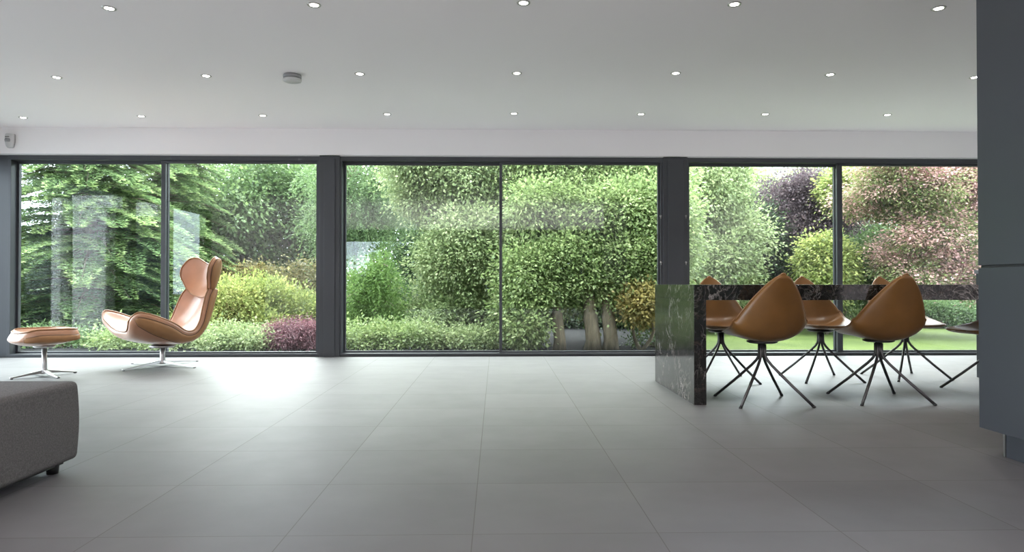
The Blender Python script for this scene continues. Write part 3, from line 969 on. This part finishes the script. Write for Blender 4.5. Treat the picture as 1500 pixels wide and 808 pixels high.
me = bpy.data.meshes.new('housing'); bm.to_mesh(me); bm.free()
link('housing', me, M['whiteplastic'], ms_, smooth=True)
MB().lathe([(0, -0.02), (0.026, -0.018), (0.03, 0.0), (0.026, 0.018), (0, 0.02)], 16, (0, -0.032, 0.0)).build('lens', M['greyplastic'], ms_, smooth=True)
MB().box(-0.02, 0.02, -0.046, -0.03, 0.034, 0.040).build('indicator', M['black'], ms_)

# ------------------------------------------------------------------ garden: far things first
# white rendered wing of the house beyond the left glazing (shows as a reflection)
wing = empty('house_wing', (-7.2, 2.9, -0.05))
tag(wing, 'white rendered house wing with piers reflected in the left window', 'building')
MB().box(-0.73, -0.57, -0.3, 0, 0, 2.38).build('pier', M['render'], wing)
MB().box(-0.36, 0.23, -0.3, 0, 0, 2.38).build('pier', M['render'], wing)
MB().box(-0.36, 0.36, -0.3, 0.02, 2.2, 2.42).build('lintel', M['render'], wing)
MB().box(0.62, 1.15, -0.3, 0.02, 2.05, 2.3).build('lintel', M['render'], wing)
MB().box(-2.6, 1.2, -0.6, -0.35, 0, 2.6).build('glazing', M['darkglass'], wing)
MB().box(-2.7, 1.25, -1.6, -0.32, 2.45, 3.3).build('fascia', M['frame'], wing)

# conifer on the left
conifer('fir_tree', W(132, 400, 11.6).x, 11.6, 5.0, 2.25, 'tall layered green fir tree outside the leftmost window pane', 'fir', nbr=12, dz=0.135, nl=0.066)
conifer('fir_tree', W(228, 400, 14.0).x, 14.0, 7.5, 1.9, 'taller fir tree standing behind and right of the big layered fir', 'fir', nbr=10, dz=0.18)
# far band of trees
def far(name, u0, u1, v0, Y, label, lm, n=16, rad=1.1, ncl=900, nlf=30, size=0.13, cr=0.35, **kw):
    bl = wall_blobs(u0, u1, v0, 500, Y, 1.2, n, rad)
    x = W((u0+u1)/2, 400, Y).x
    return broad_tree(name, x, Y, label, 'tree', bl, ncl, nlf, size, cr, lm, trunk=0.12, shell=0.45, **kw)
far('broadleaf_tree', 150, 262, 262, 18.0, 'mid green tree behind the fir, right half of the leftmost pane', 'mid', n=12, rad=0.8, ncl=600)
far('broadleaf_tree', 262, 385, 250, 16.5, 'airy mid green tree behind the lounge chair headrest', 'mid', n=20, rad=0.85, ncl=900)
far('broadleaf_tree', 385, 500, 235, 17.5, 'mid green tree with sky gaps left of the first window post', 'mid', n=26, rad=0.8, ncl=1100)
far('broadleaf_tree', 300, 460, 200, 19.0, 'thin crown of the farthest tree above the yellow shrub', 'mid', n=9, rad=0.9, ncl=260, nlf=22)
far('broadleaf_tree', 500, 700, 150, 19.5, 'green tree far behind the weeping larch', 'mid', n=18, rad=1.2, ncl=900)
far('broadleaf_tree', 1010, 1100, 262, 18.5, 'green tree far behind the right window, left of the sky gap', 'fresh', n=12, rad=0.9, ncl=700)
far('broadleaf_tree', 1090, 1175, 285, 19.5, 'low light green tree under the sky gap', 'fresh', n=12, rad=0.9, ncl=700)
far('broadleaf_tree', 1165, 1240, 262, 21.0, 'soft green tree right of the distant house', 'fresh', n=12, rad=0.9, ncl=700)
far('broadleaf_tree', 1240, 1480, 235, 18.5, 'dark green tree behind the pink maple', 'mid', n=22, rad=1.2, ncl=1100)
far('broadleaf_tree', 40, 150, 355, 17.0, 'green tree filling in behind the left half of the big fir', 'mid', n=12, rad=0.8, ncl=700)
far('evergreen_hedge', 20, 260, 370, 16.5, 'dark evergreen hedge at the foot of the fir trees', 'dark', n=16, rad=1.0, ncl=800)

# distant house
ph_ = W(1142, 262, 34)
hs = empty('distant_house', (ph_.x, 34, -0.1))
tag(hs, 'pale distant house with grey flat roof above the purple tree', 'building')
zr = W(1142, 246, 34).z
MB().box(-1.5, 1.9, 0, 4, 0, zr).build('wall', M['render'], hs)
MB().box(-1.7, 2.1, -0.3, 4.2, zr, zr+0.18).build('roof', M['paving'], hs)
for xx in (-0.9, 0.7):
    MB().box(xx, xx+0.7, -0.05, 0.02, zr-1.4, zr-0.4).build('window', M['darkglass'], hs)

# olive band, yellow shrub, red maple
def shrub(name, u0, u1, v0, v1, Y, dy, n, rad, label, lm, ncl, nlf, size, cr, cat='shrub', **kw):
    bl = wall_blobs(u0, u1, v0, v1, Y, dy, n, rad)
    return broad_tree(name, W((u0+u1)/2, 400, Y).x, Y, label, cat, bl, ncl, nlf, size, cr, lm, trunk=kw.pop('trunk', 0.03), **kw)
shrub('olive_shrub', 200, 470, 405, 470, 14.2, 0.6, 18, 0.55, 'olive brown shrub band behind the yellow green shrub', 'olive', 1300, 26, 0.085, 0.24, flat=0.4)
shrub('yellow_shrub', 318, 405, 428, 490, 11.4, 0.4, 15, 0.36, 'bright yellow green shrub right of the lounge chair', 'yellow', 700, 28, 0.075, 0.17, asp=0.5, droop=-0.2)
shrub('yellow_shrub', 395, 470, 445, 480, 11.9, 0.4, 9, 0.34, 'paler yellow green shrub above the red maple', 'yellow', 420, 28, 0.075, 0.17, asp=0.5, droop=-0.2)
shrub('yellow_shrub', 270, 330, 465, 505, 11.0, 0.3, 9, 0.30, 'yellow green shrub under the lounge chair back', 'yellow', 330, 28, 0.07, 0.16, asp=0.5, droop=-0.2)
shrub('ground_shrub', 30, 150, 500, 514, 9.6, 0.35, 12, 0.2, 'low green ground cover behind the footstool', 'mid', 420, 26, 0.06, 0.14)
shrub('ground_shrub', 150, 250, 498, 514, 9.5, 0.35, 12, 0.2, 'low green ground cover behind the lounge chair base', 'fresh', 420, 26, 0.06, 0.14)
shrub('ground_shrub', 250, 400, 494, 514, 9.3, 0.35, 16, 0.2, 'low pale green ground cover right of the chair base', 'pale', 700, 26, 0.055, 0.13)
shrub('ground_shrub', 620, 745, 495, 514, 9.3, 0.3, 12, 0.2, 'low pale green ground cover left of the centre mullion foot', 'pale', 480, 26, 0.055, 0.13)
shrub('ground_shrub', 745, 782, 497, 514, 9.3, 0.3, 7, 0.18, 'low leafy plants right of the centre mullion foot', 'fresh', 280, 26, 0.06, 0.13)
shrub('ground_shrub', 930, 1010, 500, 513, 9.5, 0.3, 8, 0.16, 'low dark plants left of the marble slab foot', 'mid', 300, 26, 0.05, 0.13)
mp_c = W(431, 500, 9.3)
broad_tree('japanese_maple', mp_c.x, 9.3, 'small purple red Japanese maple dome left of the first window post', 'shrub',
    [(mp_c.x+dx, 9.3+dy_, z, rx, rx, 0.17) for dx, dy_, z, rx in ((0, 0, 0.12, 0.36), (-0.2, -0.05, 0.02, 0.22), (0.22, 0.0, 0.05, 0.24), (0.02, -0.1, -0.02, 0.32), (0.35, 0.1, 0.0, 0.22), (0.5, 0.1, -0.03, 0.2))],
    650, 40, 0.05, 0.10, 'maple_r', trunk=0.025, asp=0.28, droop=0.8)

# weeping larch and bright conifer
tips = []
for _ in range(46):
    p = W(random.uniform(455, 600), random.uniform(215, 345), 12.4+random.uniform(-0.6, 0.8)); tips.append(tuple(p))
weeping('weeping_larch', W(520, 400, 13.0).x, 13.0, 'soft weeping larch right behind the first window post, top', 'larch', tips, 60, 0.65)
tips = []
for _ in range(44):
    v = random.uniform(372, 470); hw = 20+(v-372)*0.42
    p = W(548+random.uniform(-hw, hw), v, 10.9+random.uniform(-0.3, 0.6)); tips.append(tuple(p))
weeping('feathery_conifer', W(548, 400, 11.3).x, 11.3, 'bright green feathery conifer below the white reflection', 'brightc', tips, 46, 0.42, needle=0.05)
shrub('ground_shrub', 512, 622, 492, 514, 9.4, 0.3, 10, 0.22, 'low green plants at the foot of the feathery conifer', 'fresh', 380, 26, 0.06, 0.14)

# big pale broadleaf, three crowns
def crown(x0u, x1u, v0, v1, Y, n, rad): return wall_blobs(x0u, x1u, v0, v1, Y, 0.5, n, rad)
def lean(P, t, C): return t
broad_tree('variegated_tree', W(660, 400, 10.8).x, 10.8, 'pale cream green broadleaf tree left of the thin centre mullion', 'tree',
    crown(600, 738, 225, 300, 10.8, 15, 0.52)+crown(640, 738, 300, 480, 10.5, 20, 0.50), 4200, 28, 0.070, 0.20, 'pale', trunk=0.06, shell=0.4)
broad_tree('broadleaf_tree', W(868, 400, 10.6).x, 10.6, 'fresh green broadleaf tree filling the pane right of the centre mullion', 'tree',
    crown(760, 985, 215, 300, 10.6, 22, 0.52)+crown(760, 985, 290, 370, 10.0, 16, 0.46)+wall_blobs(755, 985, 365, 447, 9.35, 0.2, 18, 0.35, 0.2)+crown(748, 772, 430, 478, 9.4, 5, 0.22), 6000, 28, 0.072, 0.20, 'fresh', trunk=0.05, shell=0.5)
broad_tree('variegated_tree', W(1040, 400, 13.0).x, 13.0, 'pale green broadleaf tree right of the black window post', 'tree',
    crown(985, 1075, 225, 330, 13.0, 16, 0.60)+crown(985, 1095, 330, 450, 12.7, 14, 0.52), 2800, 26, 0.085, 0.22, 'pale', trunk=0.06, shell=0.4)
shrub('pale_shrub', 640, 745, 478, 505, 10.6, 0.3, 10, 0.26, 'pale cream green shrub in shade at the foot of the centre trees', 'pale', 420, 26, 0.075, 0.18)
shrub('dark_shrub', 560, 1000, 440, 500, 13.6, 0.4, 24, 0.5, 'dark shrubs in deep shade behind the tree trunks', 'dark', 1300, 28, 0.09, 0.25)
shrub('amber_shrub', 925, 952, 428, 452, 9.0, 0.15, 5, 0.15, 'amber yellow shrub left of the marble slab', 'amber', 260, 24, 0.07, 0.14)
# three bare trunks
for u, w_, lab in ((819, 0.075, 'leftmost thin tree trunk under the green canopy'), (868, 0.095, 'middle tree trunk under the green canopy'), (894, 0.09, 'rightmost tree trunk under the green canopy, near marble slab')):
    p = W(u, 500, 9.0)
    o = empty('tree_stem', (p.x, 9.0, -0.1)); tag(o, lab, 'tree trunk')
    MB().tube([(0, 0, 0), (0.01, 0, 0.15), (-0.02, 0.03, 0.45), (0.0, 0.35, 0.85), (0.03, 0.9, 1.6)], [w_*1.35, w_*1.05, w_*0.95, w_*0.8, w_*0.5], 14).build('trunk', M['bark'], o, smooth=True)

# purple tree, yellow shrub, top yellow tree
broad_tree('purple_beech', W(1165, 400, 14.0).x, 14.0, 'dusky purple leaved tree in the right window', 'tree',
    wall_blobs(1130, 1225, 285, 420, 14.0, 0.6, 24, 0.55)+wall_blobs(1160, 1205, 270, 300, 14.0, 0.4, 5, 0.4), 1900, 28, 0.08, 0.24, 'purple', trunk=0.06, droop=0.1)
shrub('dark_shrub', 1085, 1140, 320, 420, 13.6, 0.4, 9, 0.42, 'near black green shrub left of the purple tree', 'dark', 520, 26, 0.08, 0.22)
shrub('lime_shrub', 1192, 1228, 358, 425, 12.0, 0.3, 10, 0.27, 'lime green shrub in front of the purple tree', 'yellow', 620, 26, 0.08, 0.2)
shrub('golden_tree', 1222, 1250, 268, 290, 13.0, 0.2, 5, 0.24, 'golden leaved tree top behind the right mullion', 'yellow', 380, 26, 0.09, 0.2, cat='tree')
# pink maple: green layers topped with pink leaf sprays
def pinkify(P, t, C):
    h = np.abs(np.sin(C[:, 0]*127.1 + C[:, 1]*311.7 + C[:, 2]*74.7)*43758.5) % 1.0
    g = np.sin(C[:, 0]*2.1+C[:, 2]*4.3)*0.25 + (C[:, 2]-1.2)*0.10 + (C[:, 0]-6.0)*0.05
    pink = h < 0.36+g
    up = np.clip((P[:, 2]-C[:, 2])/0.10, -1, 1)*0.08
    return np.where(pink, 0.93+up+(t-0.5)*0.25, 0.10+0.75*t*0.7+up)
broad_tree('pink_maple', W(1465, 400, 11.9).x, 11.9, 'pink tinged maple with layered leaves in the far right pane', 'tree',
    wall_blobs(1255, 1470, 225, 300, 11.5, 0.8, 24, 0.50)+wall_blobs(1310, 1470, 300, 420, 11.3, 0.6, 20, 0.48), 3600, 32, 0.062, 0.22, 'maple_p',
    trunk=0.05, flat=0.55, shell=0.35, tintfn=pinkify)
shrub('glossy_shrub', 1235, 1310, 360, 430, 12.4, 0.3, 12, 0.38, 'dark glossy green shrub below the pink maple', 'mid', 620, 26, 0.075, 0.2)
shrub('hedge', 1000, 1480, 438, 474, 14.2, 0.3, 30, 0.36, 'low green hedge across the far edge of the lawn', 'fresh', 1700, 26, 0.07, 0.2)
shrub('blue_green_shrub', 1350, 1420, 445, 470, 13.6, 0.2, 8, 0.26, 'grey green shrub in front of the hedge, under the table top', 'larch', 330, 26, 0.06, 0.16)
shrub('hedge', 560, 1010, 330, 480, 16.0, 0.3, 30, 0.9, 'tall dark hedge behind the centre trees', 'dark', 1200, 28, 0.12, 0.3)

# rear garden, seen only reflected in the glass
def rear_bush(x, y, z, r, lab):
    broad_tree('rear_shrub', x, y, lab, 'shrub', [(x+random.uniform(-1, 1)*r*0.7, y+random.uniform(-.4, .4), random.uniform(0.2, z), r*0.7, r*0.5, r*0.6) for _ in range(7)], 260, 24, 0.16, 0.35, 'mid', trunk=0.05)
rear_bush(-5.6, -12.5, 1.2, 1.5, 'low rear garden shrub reflected at the left edge of the middle window')
for bx, by, bz, lab in ((-3.6, -11.5, 2.1, 'rear garden shrub reflected behind the feathery conifer'),
        (-2.0, -11.8, 3.3, 'tall rear garden shrub reflected in the left half of the middle window'),
        (-0.4, -11.0, 3.5, 'tall rear garden shrub reflected beside the centre mullion'),
        (1.2, -11.6, 3.6, 'tall rear garden shrub reflected in the centre right pane'),
        (2.8, -11.2, 3.6, 'tall rear garden shrub reflected near the bare tree trunks'),
        (4.4, -11.5, 3.6, 'tall rear garden shrub reflected near the black window post')):
    broad_tree('rear_shrub', bx, by, lab, 'shrub', [(bx+ex*0.55+random.uniform(-.2, .2), by+random.uniform(-.2, .2), zz*bz, 0.75, 0.5, 0.45) for zz in (0.12, 0.37, 0.62, 0.85) for ex in (-1, 1)], 420, 22, 0.2, 0.3, 'mid', trunk=0.05)
